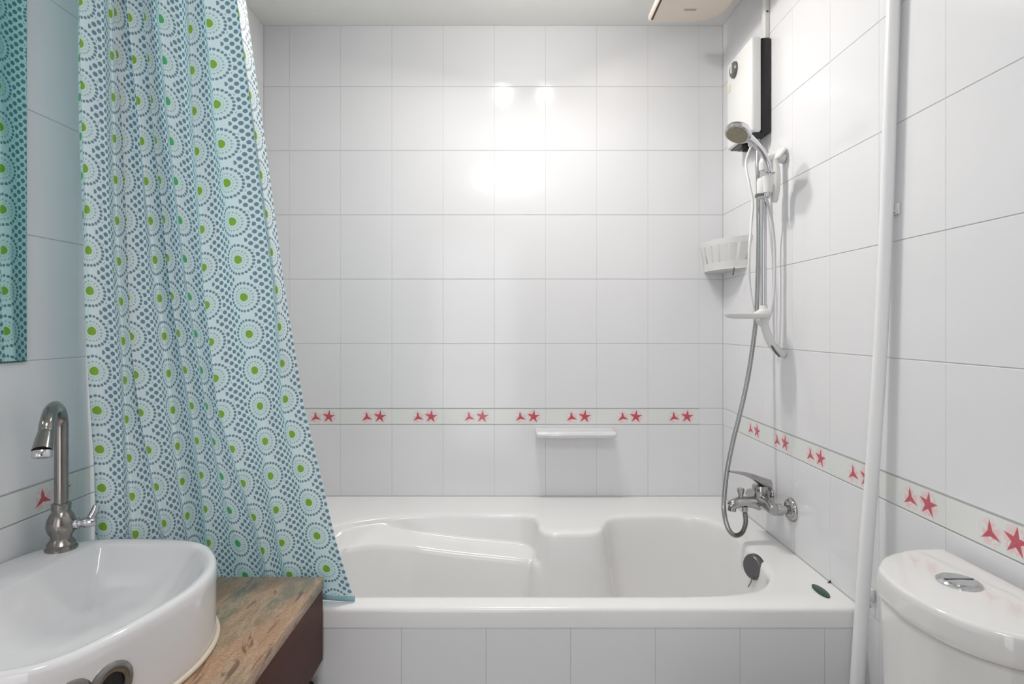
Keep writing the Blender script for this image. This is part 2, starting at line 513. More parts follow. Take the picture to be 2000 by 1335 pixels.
def dledge(p):
    if p.x < .115 and p.y > 1.70:
        return interp(p.x, [(-.60, 1.74), (-.513, 1.785), (-.428, 1.857), (-.325, 1.912), (-.169, 1.918), (.115, 1.911)])
    return 9.0
nrm = []
for i in range(N):
    t = ol[(i + 1) % N] - ol[i - 1]; t.normalize()
    nrm.append(Vector((-t.y, t.x)))          # inward for this winding
zl = [zledge(p) for p in ol]
zl = [sum(zl[(i + k) % N] for k in range(-2, 3)) / 5 for i in range(N)]
def ringpts(off, zf, ledge=False, extra=0.0):
    out = []
    for i, p in enumerate(ol):
        q = p + nrm[i] * off
        if ledge:
            dl = dledge(p)
            if q.y > dl - extra: q.y = dl - extra + (q.y - dl) * 0.02
        out.append(W(q.x, q.y, zf(i)))
    return out
x0, x1, d0, d1 = XL + .0015, XR - .0015, 1.363, DB - .001
ANCH = [(0, (-.55, d0)), (4, (.5, d0)), (5, (x1, d0)), (7, (x1, 1.65)), (9, (x1, 1.93)), (10, (x1, d1)), (12, (.43, d1)), (13, (.35, d1)), (17, (.18, d1)),
        (21, (.06, d1)), (24, (-.45, d1)), (25, (-.60, d1)), (26, (x0, d1)), (27, (x0, 1.75)), (28, (x0, 1.55)), (29, (x0, d0)), (30, (-.55, d0))]
def anch(t):
    for (a, pa), (b2, pb) in zip(ANCH[:-1], ANCH[1:]):
        if t <= b2:
            k = (t - a) / (b2 - a); return (pa[0] + (pb[0] - pa[0]) * k, pa[1] + (pb[1] - pa[1]) * k)
def outer(inset, z):
    out = []
    for i in range(N):
        out.append(Vector(anch(i / 8.0)))
    res = []
    for q in out:
        res.append(W(q.x, max(q.y, d0 + inset), z))
    return res
rings = [outer(.030, -.7105), outer(0, -.7105), outer(0, -.676), outer(.0015, -.670), outer(.005, -.6665), outer(.010, RIM)]
r_in = ringpts(0, lambda i: RIM)
rings.append([a.lerp(b2, 0.92) for a, b2 in zip(rings[-1], ringpts(-.004, lambda i: RIM))])
rings.append(ringpts(.002, lambda i: RIM - .0012))
rings.append(ringpts(.008, lambda i: RIM - .006))
rings.append(ringpts(.011, lambda i: RIM - .016))
LG = [1.0 if (p.x < .118 and p.y > 1.70) else 0.0 for p in ol]
LG = [sum(LG[(i + k) % N] for k in range(-2, 3)) / 5 for i in range(N)]
def lev(dz, zn): return lambda i: min(RIM - .02, (zl[i] + dz) * LG[i] + zn * (1 - LG[i])) if dz is not None else zn
rings.append(ringpts(.016, lev(.012, -.715)))
rings.append(ringpts(.020, lev(.003, -.750)))
rings.append(ringpts(.026, lev(0, -.790)))
rings.append(ringpts(.029, lev(-.003, -.815), True, -.012))
rings.append(ringpts(.033, lev(-.008, -.840), True, -.003))
rings.append(ringpts(.037, lev(-.024, -.865), True, .001))
rings.append(ringpts(.048, lambda i: -.85 * LG[i] - .92 * (1 - LG[i]), True, .02))
rings.append(ringpts(.064, lambda i: -.99, True, .05))
rings.append(ringpts(.090, lambda i: -1.045, True, .08))
flo = ringpts(.12, lambda i: -1.06, True, .10)
rings.append(flo)
mid = [Vector((max(-.45, min(.5, p.x)), 1.66 + (p.y - 1.66) * .1, CH - 1.068)) for p in flo]
rings.append(mid)
shell = loft('tub_shell', rings, 'tub', tub, cap0=False, cap1=True, sm=60)
# overflow cover, chain stub, badge
of = lathe('overflow_cover', [(0.0, -.016), (.022, -.016), (.022, 0), (.034, 0), (.036, .004), (.035, .016), (.031, .021), (.0, .022)], PX(1478, 1106, 1.658), (-1, -.38, .10), 'dark_metal', tub)
tube('overflow_link', [PX(1470, 1126, 1.640), PX(1466, 1137, 1.635), PX(1461, 1146, 1.63)], .0016, 'dark_metal', tub, sides=8)
bd = [Vector((.775 + .013 * math.cos(a) + .000 * math.sin(a), 1.449 + .036 * math.sin(a), CH + RIM)) for a in [2 * PI * k / 32 for k in range(32)]]
o = loft('badge', [[p + Vector((0, 0, .0002)) for p in bd], [p + Vector((0, 0, .003)) for p in bd],
                   [Vector((.775 + (p.x - .775) * .8, 1.449 + (p.y - 1.449) * .9, p.z + .004)) for p in bd]], 'green', tub)
o['label'] = 'small dark green oval badge on the deck'
lathe('drain', [(0, 0), (.03, 0), (.03, .003), (.024, .004), (0, .004)], W(.5, 1.66, -1.066), (0, 0, 1), 'chrome', tub)
adopt(tub)

o = loft('plastic_chip', [[PX(1616, 1139, 1.50), PX(1621, 1134, 1.503), PX(1627, 1129, 1.503), PX(1626, 1136, 1.50)],
                    [p + Vector((-.002, -.004, .004)) for p in [PX(1616, 1139, 1.50), PX(1621, 1134, 1.503), PX(1627, 1129, 1.503), PX(1626, 1136, 1.50)]]], 'black')
tag(o, 'tiny black plastic chip where the tub deck meets the right wall', 'chip')

# ------------------------------------------------------------------ ledge on the back wall
sh = thing('soap_shelf', 'white ceramic soap shelf on the back wall under the starfish border', 'shelf', (0.245, DB, CH - .42))
xa, xb = .095, .397
prof = [(0.0, -.424), (0.0, -.398), (.010, -.398), (.055, -.402), (.075, -.400), (.082, -.404), (.085, -.411), (.082, -.420), (.074, -.424)]
r1 = [W(xa, DB - .0005 - y, z) for y, z in prof]; r2 = [W(xb, DB - .0005 - y, z) for y, z in prof]
def shr(r, x, k): return [W(x, p.y + (2.22 - p.y) * k, p.z - CH + (-.411 - (p.z - CH)) * k) for p in r]
loft('shelf_body', [shr(r1, xa, .12), shr(r1, xa + .003, 0.03), shr(r1, xa + .008, 0), shr(r2, xb - .008, 0), shr(r2, xb - .003, .03), shr(r2, xb, .12)], 'ceramic', sh, sm=40)
adopt(sh)

# ------------------------------------------------------------------ curtain
PYK = [-260, 0, 250, 565, 800, 1050, 1170]
COLS = [  # repeat index, image x at the heights above (measured), converted with the real distance of the cloth
    (-0.12, [154, 158, 162, 172, 180, 190, 194]),
    (0, [157, 161, 167, 185, 196, 206, 210]),
    (1, [215, 224, 233, 241, 252, 272, 283]),
    (2, [225, 233, 241, 252, 280, 334, 350]),
    (3, [244, 254, 280, 317, 345, 376, 392]),
    (3.55, [270, 283, 303, 328, 360, 392, 405]),
    (4, [274, 287, 308, 340, 380, 409, 420]),
    (4.45, [279, 292, 315, 352, 392, 432, 448]),
    (5, [308, 317, 338, 373, 409, 468, 494]),
    (6, [362, 376, 386, 403, 432, 512, 538]),
    (7, [392, 404, 427, 475, 512, 549, 574]),
    (7.6, [444, 460, 493, 530, 544, 590, 622]),
    (8, [456, 468, 503, 545, 560, 620, 656]),
    (8.45, [462, 474, 509, 551, 591, 655, 694]),
]
def colx(u, py):
    xs = [(c[0], interp(py, list(zip(PYK, c[1])))) for c in COLS]
    # smooth (cosine-eased hermite) interpolation
    for (a, va), (b2, vb) in zip(xs[:-1], xs[1:]):
        if u <= b2:
            t = (u - a) / (b2 - a); return va + (vb - va) * t
    return xs[-1][1]
NU, NV = 340, 130
U0, U1 = -0.12, 8.45
FL, FU = 40, 2.05      # columns and width (in repeats) of the edge turned back towards the wall
def dbase(u, t):               # t 0 top .. 1 hem : distance from the eye
    s = (u - U0) / (U1 - U0)
    top = 1.165 + .05 * s
    s2 = min(1, s / .55)
    bot = 1.245 + .155 * (s2 * s2 * (3 - 2 * s2))
    tt = max(0, t) ** 1.25
    return top + (bot - top) * tt
ZT = 1.060
def hem(u):
    s = (u - U0) / (U1 - U0)
    return interp(s, [(0, -.576), (.43, -.580), (.50, -.652), (.75, -.657), (1, -.6625)])
verts = []; uvs = []
for j in range(NV + 1):
    t = j / NV
    us = [U0 + (U1 - U0) * i / NU for i in range(NU + 1)]
    row = []
    for u in us:
        d = dbase(u, t); z = ZT + (hem(u) - ZT) * t
        py = 636 - F * z / d
        row.append((colx(u, max(-260, py)) - 998.5) / F * d)
    # smooth the sideways position a little so that the folds are rounded
    for _ in range(6):
        row = [row[0]] + [(row[i - 1] + 2 * row[i] + row[i + 1]) / 4 for i in range(1, NU)] + [row[-1]]
    # depth of the folds from the cloth that has to fit in
    dl = [0.0]
    for i in range(NU):
        L = PU * (U1 - U0) / NU; dx = row[i + 1] - row[i]
        st = math.sqrt(max(0, L * L - dx * dx))
        ph = (us[i] + 0.02) % 1.0
        sg = 1 if ph < .5 else -1
        dl.append(dl[-1] + sg * st)
    tr = dl[:]
    h = int(NU / (U1 - U0) * 1.0)
    for i in range(NU + 1):
        a, b2 = max(0, i - h // 2), min(NU, i + h // 2)
        tr[i] = dl[i] - sum(dl[a:b2 + 1]) / (b2 - a + 1)
    for _ in range(10):
        tr = [tr[0]] + [(tr[i - 1] + 2 * tr[i] + tr[i + 1]) / 4 for i in range(1, NU)] + [tr[-1]]
    amp = 0.80 - 0.2 * t
    for i, u in enumerate(us):
        d = dbase(u, t)
        dd = max(-.03, min(.03, tr[i] * amp))
        wob = .004 * math.sin(t * 9 + u * 1.7) + .003 * math.sin(t * 17 + u * 3.1)
        z = ZT + (hem(u) - ZT) * t
        lim = 1.0 if t < .96 else (1 - (t - .96) * 6)
        yy = d + dd * lim + wob * t
        if z < -.56 and u > 3.4: yy = max(yy, 1.3625)
        verts.append(W(row[i], yy, z + (.004 * math.sin(u * 2.2) if t < .9 else 0)))
        uvs.append((u * PU, 0))
# length down the cloth for the print
vlen = [0.0] * len(verts)
for j in range(1, NV + 1):
    for i in range(NU + 1):
        k = j * (NU + 1) + i
        s = (i / NU) * (U1 - U0) + U0
        za, zb = verts[k], verts[k - NU - 1]
        vlen[k] = vlen[k - NU - 1] + math.hypot(za.z - zb.z, dbase(s, j / NV) - dbase(s, (j - 1) / NV))
faces = [(j * (NU + 1) + i, j * (NU + 1) + i + 1, (j + 1) * (NU + 1) + i + 1, (j + 1) * (NU + 1) + i) for j in range(NV) for i in range(NU)]
fb = len(verts)
for j in range(NV + 1):
    e = verts[j * (NU + 1)]; t = j / NV
    dirv = Vector((-.50, .866, 0)); sdv = Vector((.866, .50, 0))
    for k in range(1, FL + 1):
        q = k / FL * FU * PU
        verts.append(e + dirv * q * (0.92 - .35 * t) + sdv * (.010 * math.sin(q * 45) + .004 * math.sin(t * 8 + q * 20)))
        uvs.append((U0 * PU - q, 0)); vlen.append(vlen[j * (NU + 1)])
def fid(j, k): return j * (NU + 1) if k == 0 else fb + j * FL + k - 1
faces += [(fid(j, k + 1), fid(j, k), fid(j + 1, k), fid(j + 1, k + 1)) for j in range(NV) for k in range(FL)]
cm = mesh('curtain_cloth', verts, faces)
uvl = cm.uv_layers.new(name='UVMap')
def vshift(u):                 # the rows of motifs ride up and down from column to column
    return interp(u, [(-.12, .014), (0, .014), (1, -.012), (2, .004), (3, -.004), (4, .0), (5, .006), (6, -.020), (7, .0), (8, .022), (8.45, .022)])
V0 = 0.0
for lp in cm.loops:
    k = lp.vertex_index; u = uvs[k][0]
    uvl.data[lp.index].uv = (u, vlen[k] + V0 + vshift(u / PU))
cur = thing('shower_curtain', 'pale blue shower curtain printed with green-centred dotted rings, hanging in folds', 'curtain', (-.7, 1.25, CH - .58))
cl = link('curtain_cloth', cm, 'curtain', cur, smooth=True)
# hem band
hv = []
for i in range(0, NU + 1, 2):
    a = verts[NV * (NU + 1) + i]
    hv.append(a)
hb = []
for p in hv:
    hb += [p + Vector((0, -.002, .012)), p + Vector((0, -.0025, .0)), p + Vector((0, .0025, .0)), p + Vector((0, .002, .012))]
hf = []
for i in range(len(hv) - 1):
    for k in range(4):
        hf.append((i * 4 + k, i * 4 + (k + 1) % 4, (i + 1) * 4 + (k + 1) % 4, (i + 1) * 4 + k))
M['hem'] = mat('teal_hem', srgb(150, 188, 196), 0.5, noise=0.1, nscale=40)
link('hem', fixn(mesh('hem', hb, hf)), 'hem', cur, smooth=True)
rodz = 1.095
for k in range(9):
    u = k + 0.0
    p = verts[int((u - U0) / (U1 - U0) * NU)]
    c = Vector((p.x, 1.18, CH + rodz))
    tube('ring', [c + Vector((0, .023 * math.cos(a), .023 * math.sin(a) - .008)) for a in [2 * PI * q / 10 for q in range(10)]], .0022, 'white_plastic', cur, sides=6, per=2, closed=True)
adopt(cur)
rod = thing('curtain_rod', 'white shower curtain rod spanning the room above the curtain', 'rod', (0, 1.18, CH + rodz))
tube('rod_tube', [W(XL + .004, 1.18, rodz), W(0, 1.18, rodz), W(XR - .004, 1.18, rodz)], .0105, 'pipe', rod)
for xx, s in ((XL, 1), (XR, -1)):
    lathe('rod_socket', [(0, 0), (.026, 0), (.026, .006), (.016, .012), (.014, .03), (0, .03)], W(xx + s * .0015, 1.18, rodz), (s, 0, 0), 'pipe', rod, sides=24)
adopt(rod)

# ------------------------------------------------------------------ counter, basin, tap
ZK = -.586
ct = thing('countertop', 'brown veined granite vanity counter along the left wall with dark wood front board', 'counter', (-.7, .9, CH + ZK))
box('slab', (XL + .001, .30, CH + ZK - .028), (-.4385, 1.355, CH + ZK), 'granite', ct, bev=.003)
box('front_board', (-.470, .31, CH + ZK - .194), (-.4405, 1.353, CH + ZK - .0282), 'wood', ct, bev=.0015)
box('end_board', (XL + .002, 1.325, CH + ZK - .194), (-.471, 1.353, CH + ZK - .0282), 'wood', ct)
adopt(ct)
bn = thing('waste_bin', 'black plastic waste bin under the counter against the tub apron', 'bin', (-.54, 1.24, 0))
def rrect(x0, x1, y0, y1, r, z, n=6):
    out = []
    for cx, cy, a0 in ((x1 - r, y1 - r, 0), (x0 + r, y1 - r, PI / 2), (x0 + r, y0 + r, PI), (x1 - r, y0 + r, 1.5 * PI)):
        for k in range(n + 1):
            a = a0 + PI / 2 * k / n
            out.append(Vector((cx + r * math.cos(a), cy + r * math.sin(a), z)))
    return out
zt = CH - .824
loft('bin_body', [rrect(-.62, -.46, 1.16, 1.325, .02, 0.001), rrect(-.645, -.4545, 1.14, 1.345, .025, zt - .01), rrect(-.65, -.4525, 1.135, 1.348, .025, zt - .01),
                  rrect(-.65, -.4525, 1.135, 1.348, .025, zt), rrect(-.64, -.462, 1.145, 1.338, .02, zt), rrect(-.61, -.47, 1.17, 1.315, .015, .02)], 'black', bn)
adopt(bn)

ZS = -.446
bs = thing('vessel_basin', 'white ceramic D-shaped vessel basin standing on the granite counter', 'basin', (-.75, .97, CH + ZK))
so = [(-.9655, 1.09), (-.937, 1.172), (-.88, 1.213), (-.80, 1.220), (-.695, 1.214), (-.63, 1.19), (-.587, 1.145), (-.559, 1.098), (-.543, 1.046), (-.538, .986),
      (-.546, .926), (-.557, .883), (-.571, .837), (-.594, .785), (-.63, .749), (-.70, .728), (-.80, .722), (-.90, .735), (-.955, .79), (-.9655, .87), (-.9655, .98)]
sl = [Vector((p[0], p[1])) for p in spline([(a, b2, 0) for a, b2 in so], 6, True)]
for p in sl: p.x = max(p.x, XL + .0012)
NS = len(sl); sn = []
for i in range(NS):
    t = sl[(i + 1) % NS] - sl[i - 1]; t.normalize(); sn.append(Vector((t.y, -t.x)))
if (Vector((-.75, .97)) - sl[10]).dot(sn[10]) < 0: sn = [-v for v in sn]
def sring(off, z, back=None, k=1.0):
    out = []
    for p, n in zip(sl, sn):
        q = p + n * off
        if back is not None:
            # inner bowl: leave a deck for the tap at the wall side
            if q.x < back: q = Vector((back + (q.x - back) * .12, q.y + (0.97 - q.y) * min(1, (back - q.x) / .12) * .35))
        q = Vector((-.74, .97)) + (q - Vector((-.74, .97))) * k
        out.append(W(q.x, q.y, z))
    return out
srings = [sring(.006, ZK + .0005), sring(.002, ZK + .003), sring(.001, ZK + .02), sring(.001, -.52), sring(0, -.470), sring(0, -.456), sring(.002, -.4495), sring(.006, -.4465), sring(.011, ZS),
          sring(.016, ZS - .0015, -.855), sring(.021, ZS - .006, -.852), sring(.026, ZS - .016, -.85), sring(.036, -.485, -.845, .98), sring(.05, -.52, -.84, .93),
          sring(.06, -.545, -.835, .82), sring(.07, -.558, -.83, .6), sring(.08, -.562, -.82, .3)]
loft('bowl', srings, 'ceramic', bs, sm=70)
tube('sealant_bead', [W(p.x, p.y, ZK + .0052) for p in [sl[i] - sn[i] * .001 for i in range(0, NS, 3)] if p.x > -.955], .005, 'sealant', bs, sides=8, per=3)
lathe('basin_drain', [(0, 0), (.022, 0), (.022, .003), (.014, .004), (0, .002)], W(-.735, .97, -.5622), (0, 0, 1), 'chrome', bs)
# chrome overflow fitting on the outer face
fc = Vector((-.5745, .829, CH - .5165)); fn = Vector((.955, -.29, 0.03)).normalized()
lathe('overflow_ring', [(.019, -.004), (.033, -.002), (.034, .003), (.030, .006), (.023, .0065), (.0195, .004), (.019, -.002)], fc, fn, 'nickel', bs, sides=40)
lathe('overflow_hole', [(0, -.003), (.019, -.003), (.019, .0015), (0, .0015)], fc, fn, 'black', bs, sides=32)
fc2 = fc + Vector((-.0205, -.047, .010))
fn2 = Vector((.92, -.39, 0.03)).normalized()
lathe('overflow_collar', [(0, -.002), (.026, -.002), (.027, .002), (.023, .0045), (.012, .005), (0, .004)], fc2, fn2, 'nickel', bs, sides=32)
adopt(bs)

tp = thing('basin_tap', 'tall gooseneck brushed metal tap standing on the basin corner by left wall', 'tap', (-.90, 1.163, CH + ZS))
bx, by = -.902, 1.160
B = lambda z: Vector((bx, by, CH + ZS + z))
lathe('tap_base', [(0, -.001), (.0275, -.001), (.0278, .003), (.0235, .007), (.0245, .011), (.0215, .016), (.0175, .021), (.018, .026), (.0225, .034), (.0255, .045), (.0245, .056),
                   (.020, .068), (.0158, .075), (.0165, .079), (.0168, .090), (.0145, .092), (0, .092)], B(0), (0, 0, 1), 'nickel', tp)
dr = Vector((.070, -.135, 0)).normalized()
g = [B(.088), B(.14), B(.20), B(.245)]
R_ = .045
for a in (30, 60, 90, 120, 150, 168):
    t = math.radians(a)
    g.append(B(.245) + dr * (R_ - R_ * math.cos(t)) * 1.35 + Vector((0, 0, R_ * math.sin(t))))
e = g[-1]; dn = (g[-1] - g[-2]).normalized()
dn = (dn + dr * .35).normalized()
g += [e + dn * .010, e + dn * .024, e + dn * .042]
tube('tap_neck', g, [.0118] * 8 + [.0118, .0122, .0132, .0146, .0158], 'nickel', tp, sides=24)
tipc = g[-1]
lathe('aerator', [(0, -.001), (.0150, -.001), (.0158, .002), (.0158, .010), (.0145, .0115), (.010, .0115), (0, .009)], tipc, (dn + Vector((0, 0, -1.5))).normalized(), 'chrome', tp)
hd = Vector((.93, .30, .05)).normalized()
h0 = B(.046)
lathe('tap_handle', [(.0095, .018), (.0115, .0235), (.0115, .030), (.0085, .0305), (.0085, .036), (.0105, .040), (.0105, .054), (.0075, .060), (0, .061)], h0, hd, 'chrome', tp, sides=24)
tube('tap_blade', [h0 + hd * .050 + Vector((0, 0, .008)), h0 + hd * .054 + Vector((0, .004, .018)), h0 + hd * .056 + Vector((0, .007, .030))], [.007, .0075, .006], 'chrome', tp, sides=12)  # short chrome blade rising from the handle end
adopt(tp)

mr = thing('wall_mirror', 'frameless wall mirror on left wall reflecting the dotted curtain', 'mirror', (XL, .85, CH + .4))
box('mirror_back', (XL + .0012, .45, CH - .0705), (XL + .0052, 1.1485, CH + .93), 'mirror_edge', mr)
box('mirror_glass', (XL + .0054, .4525, CH - .068), (XL + .0070, 1.146, CH + .9275), 'mirror', mr)
adopt(mr)

# ------------------------------------------------------------------ water heater
hx, hd0, hd1, hz0, hz1 = .762, 1.838, 2.043, .613, .917
wh = thing('water_heater', 'white instant water heater with black back on right wall above the shower', 'water heater', (XR, 1.94, CH + hz0))
box('back_shell', (.794, hd0, CH + hz0), (XR - .0005, hd1, CH + hz1), 'black', wh, bev=.006)
box('underside_plate', (.772, hd0 + .006, CH + hz0 + .001), (.796, hd1 - .006, CH + hz0 + .02), 'black', wh, bev=.002)
box('front_cover', (hx, hd0 - .002, CH + hz0 + .004), (.7945, hd1 + .002, CH + hz1 + .002), 'white_plastic', wh, bev=.008, seg=4)
kp = W(hx, 1.972, .872)
lathe('control_knob', [(0, -.001), (.027, -.001), (.027, .006), (.023, .010), (0, .011)], kp, (-1, 0, 0), 'knob', wh)
box('knob_pointer', (hx - .014, 1.969, CH + .860), (hx - .010, 1.975, CH + .890), 'white_plastic', wh)
box('sticker', (hx - .0012, 2.012, CH + .815), (hx - .0002, 2.034, CH + .838), 'yellow', wh)
lathe('cable_gland', [(0, 0), (.012, 0), (.012, .018), (.008, .024), (0, .024)], W(.795, 1.965, hz0 + .002), (0, 0, -1), 'black', wh, sides=16)
lathe('outlet', [(0, 0), (.010, 0), (.010, .022), (0, .022)], W(.790, 1.905, hz0 + .002), (0, 0, -1), 'chrome', wh, sides=16)
adopt(wh)
cd = thing('cable_conduit', 'white cable conduit running up the right wall from the water heater', 'conduit', (XR, 1.862, CH + .92))
box('trunking', (XR - .016, 1.850, CH + .921), (XR - .0003, 1.874, CH + ZC - .001), 'white_plastic', cd, bev=.002)
lathe('fixing_screw', [(0, 0), (.004, 0), (.003, .002), (0, .002)], W(XR - .008, 1.8495, 1.005), (0, -1, 0), 'knob', cd, sides=12)
adopt(cd)

# ------------------------------------------------------------------ slide bar with hand shower
BX, BD = .763, 1.75
sb = thing('shower_slide_bar', 'chrome shower slide bar with white wall brackets on right wall', 'slide bar', (BX, BD, CH))
tube('rail', [W(BX, BD, .50), W(BX, BD, .25), W(BX, BD, .052)], .0088, 'chrome', sb, sides=20)
# upper bracket: oval plate, neck to the wall
up_ = W(BX + .052, BD, .512)
lathe('bracket_plate', [(0, 0), (.022, 0), (.026, .003), (.023, .007), (.008, .010), (0, .010)], PX(1522, 301, 1.742), (-.72, -.30, .62), 'white_plastic', sb, sx=.8)
tube('bracket_arm', [W(BX, BD, .470), W(BX, BD, .492), W(BX + .012, BD, .506), W(BX + .040, BD, .510), W(XR - .002, BD, .505)], [.0125, .013, .0135, .014, .016], 'white_plastic', sb)
tube('bracket_cover', [W(BX + .030, BD - .006, .502), W(BX + .034, BD - .008, .455), W(BX + .032, BD - .008, .40), W(BX + .030, BD - .006, .372)], [.010, .013, .012, .008], 'white_plastic', sb)
# lower bracket
tube('bracket_foot', [W(BX, BD, .062), W(BX, BD, .035), W(BX + .004, BD, .0), W(BX + .022, BD, -.050), W(BX + .046, BD, -.078), W(XR - .002, BD, -.085)], [.0115, .013, .0125, .012, .012, .014], 'white_plastic', sb)
tube('bracket_slot', [W(BX + .019, BD - .0125, -.060), W(BX + .030, BD - .013, -.078), W(BX + .042, BD - .013, -.092)], .0028, 'knob', sb, sides=8)
lathe('rail_cap', [(0, 0), (.0105, 0), (.0105, .005), (0, .005)], W(BX, BD, .058), (0, 0, 1), 'knob', sb, sides=20)
# soap dish carried by the bar
dc = (.708, 1.735)
def dring(k, z): return [W(dc[0] + .068 * k * math.cos(a), dc[1] + .045 * k * math.sin(a), z) for a in [2 * PI * q / 40 for q in range(40)]]
o = loft('soap_dish', [dring(.55, .0215), dring(.85, .024), dring(.98, .030), dring(1.0, .036), dring(.97, .0365), dring(.9, .031), dring(.5, .027)], 'white_plastic', sb)
o['label'] = 'thin white soap dish'
tube('dish_clamp', [W(BX - .030, BD - .006, .031), W(BX - .008, BD - .004, .040), W(BX + .010, BD, .044)], [.008, .012, .014], 'white_plastic', sb, sides=14)
# slider
lathe('slider', [(0, -.030), (.017, -.030), (.019, -.022), (.019, .022), (.017, .030), (0, .030)], W(BX, BD, .415), (0, 0, 1), 'white_plastic', sb)
lathe('slider_ring', [(.0085, -.004), (.0205, -.004), (.0205, .003), (.0085, .003)], W(BX - .004, BD, .393), (.10, .0, 1), 'knob', sb)
adopt(sb)

sw = thing('hand_shower', 'chrome hand shower with grey nozzle face held at the top of the slide bar', 'shower head', PX(1500, 350, 1.70))
hp = [PX(1497, 384, 1.712), PX(1501, 362, 1.706), PX(1503, 338, 1.70), PX(1499, 316, 1.695), PX(1489, 297, 1.69), PX(1476, 281, 1.685), PX(1462, 269, 1.68)]
tube('handle', hp, [.0075, .0085, .0085, .0085, .0092, .0105, .013], 'chrome', sw, sides=20)
lathe('holder_cup', [(.009, -.024), (.012, -.024), (.0165, .020), (.0165, .024), (.009, .024)], PX(1500, 360, 1.708), (.03, 0.0, 1), 'white_plastic', sw)
lathe('holder_ring', [(.009, -.002), (.0175, -.002), (.0175, .002), (.009, .002)], PX(1502, 338, 1.70), (.05, 0, 1), 'chrome', sw)
fnv = Vector((-.46, -.24, -.86)).normalized()
hc = PX(1443, 256, 1.675)
lathe('head', [(0, -.018), (.016, -.017), (.028, -.011), (.036, -.002), (.0385, .006), (.0385, .012), (.035, .015), (.0, .015)], hc, fnv, 'chrome', sw, sides=40)
lathe('nozzle_plate', [(0, .0145), (.031, .0145), (.0305, .0175), (0, .019)], hc, fnv, 'rosette', sw, sides=40)
adopt(sw)

# hoses
pts = [PX(1455, 1000, 1.765), PX(1456, 1022, 1.765), PX(1449, 1040, 1.765), PX(1436, 1045, 1.765), PX(1423, 1033, 1.765), PX(1415, 1005, 1.765), PX(1414, 975, 1.77), PX(1420, 920, 1.78),
       PX(1432, 860, 1.79), PX(1447, 800, 1.80), PX(1461, 735, 1.81), PX(1471, 670, 1.815), PX(1477, 615, 1.818), PX(1480, 540, 1.82), PX(1482, 450, 1.825), PX(1481, 370, 1.835),
       PX(1480, 310, 1.85), W(.797, 1.868, .60)]
o = tube('shower_hose', pts, .0070, 'hose', sides=12, per=34, ripple=.07)
tag(o, 'ribbed steel hose looping from the bath mixer up to the water heater', 'hose')
pts = [W(.790, 1.905, .592), PX(1457, 318, 1.90), PX(1463, 358, 1.87), PX(1470, 395, 1.85), PX(1467, 440, 1.83), PX(1463, 500, 1.80), PX(1464, 555, 1.80), PX(1473, 610, 1.79),
       PX(1487, 636, 1.785), PX(1501, 622, 1.78), PX(1510, 585, 1.775), PX(1513, 530, 1.775), PX(1512, 470, 1.775), PX(1506, 420, 1.76), PX(1499, 395, 1.735), PX(1497, 386, 1.714)]
o = tube('thin_hose', pts, .0042, 'hose_white', sides=12, per=12)
tag(o, 'thin white hose hanging in a long loop from water heater to hand shower', 'hose')

# ------------------------------------------------------------------ bath mixer
mz = -.541
mxr = thing('bath_mixer', 'chrome single-lever bath mixer on the right wall above the tub', 'mixer tap', (XR, 1.78, CH + mz))
for dd in (1.704, 1.854):
    lathe('escutcheon', [(0, 0), (.035, 0), (.0345, .004), (.030, .010), (.024, .013), (.022, .012), (0, .012)], W(XR - .0006, dd, mz), (-1, 0, 0), 'chrome_grey', mxr)
    lathe('wall_union', [(.012, .010), (.012, .030), (.017, .031), (.017, .046), (.013, .049), (.013, .062), (0, .062)], W(XR, dd, mz), (-1, 0, 0), 'chrome_grey', mxr, sides=6 if dd < 0 else 20)
tube('mixer_body', [W(.772, 1.690, mz), W(.772, 1.700, mz), W(.771, 1.735, mz + .003), W(.769, 1.78, mz + .004), W(.771, 1.825, mz + .003), W(.772, 1.868, mz)], [.012, .0165, .020, .024, .020, .0165], 'chrome_grey', mxr, sides=24)
lathe('cartridge_housing', [(0, -.004), (.0245, -.002), (.0255, .018), (.0262, .032), (.024, .040), (0, .041)], W(.768, 1.78, mz + .012), (0.0, 0, 1), 'chrome_grey', mxr)
lv = [W(.792, 1.78, mz + .050), W(.768, 1.78, mz + .064), W(.738, 1.78, mz + .079), W(.705, 1.778, mz + .089), W(.668, 1.775, mz + .095)]
# flattened lever blade
rl = []
for p, (wd, th) in zip(spline(lv, 5), [( .025 - .0007 * k, .030 * (1 - k / 21) ** 1.6 + .004) for k in range(21)]):
    rl.append([p + Vector((0.15 * th * math.sin(a), wd * math.cos(a), th * max(.25, 1 - 0) * math.sin(a) * .55)) for a in [2 * PI * q / 20 for q in range(20)]])
loft('lever', rl, 'chrome_grey', mxr)
tube('spout', [W(.762, 1.775, mz - .004), W(.735, 1.775, mz + .001), W(.705, 1.773, mz + .002), W(.682, 1.77, mz - .003), W(.668, 1.769, mz - .012)], [.021, .0175, .0165, .0155, .0135], 'chrome_grey', mxr, sides=22)
lathe('spout_nozzle', [(0, -.002), (.0125, -.002), (.0125, .014), (.010, .015), (0, .013)], W(.676, 1.769, mz - .010), (-.15, 0, -1), 'chrome_grey', mxr, sides=22)
lathe('diverter_knob', [(0, 0), (.0075, 0), (.0075, .010), (.0108, .024), (.0112, .030), (.009, .032), (0, .032)], W(.703, 1.773, mz + .012), (0, 0, 1), 'chrome_grey', mxr, sides=20)
lathe('hose_outlet', [(0, 0), (.009, 0), (.009, .014), (0, .014)], W(.713, 1.767, mz - .010), (0, 0, -1), 'chrome_grey', mxr, sides=16)
adopt(mxr)

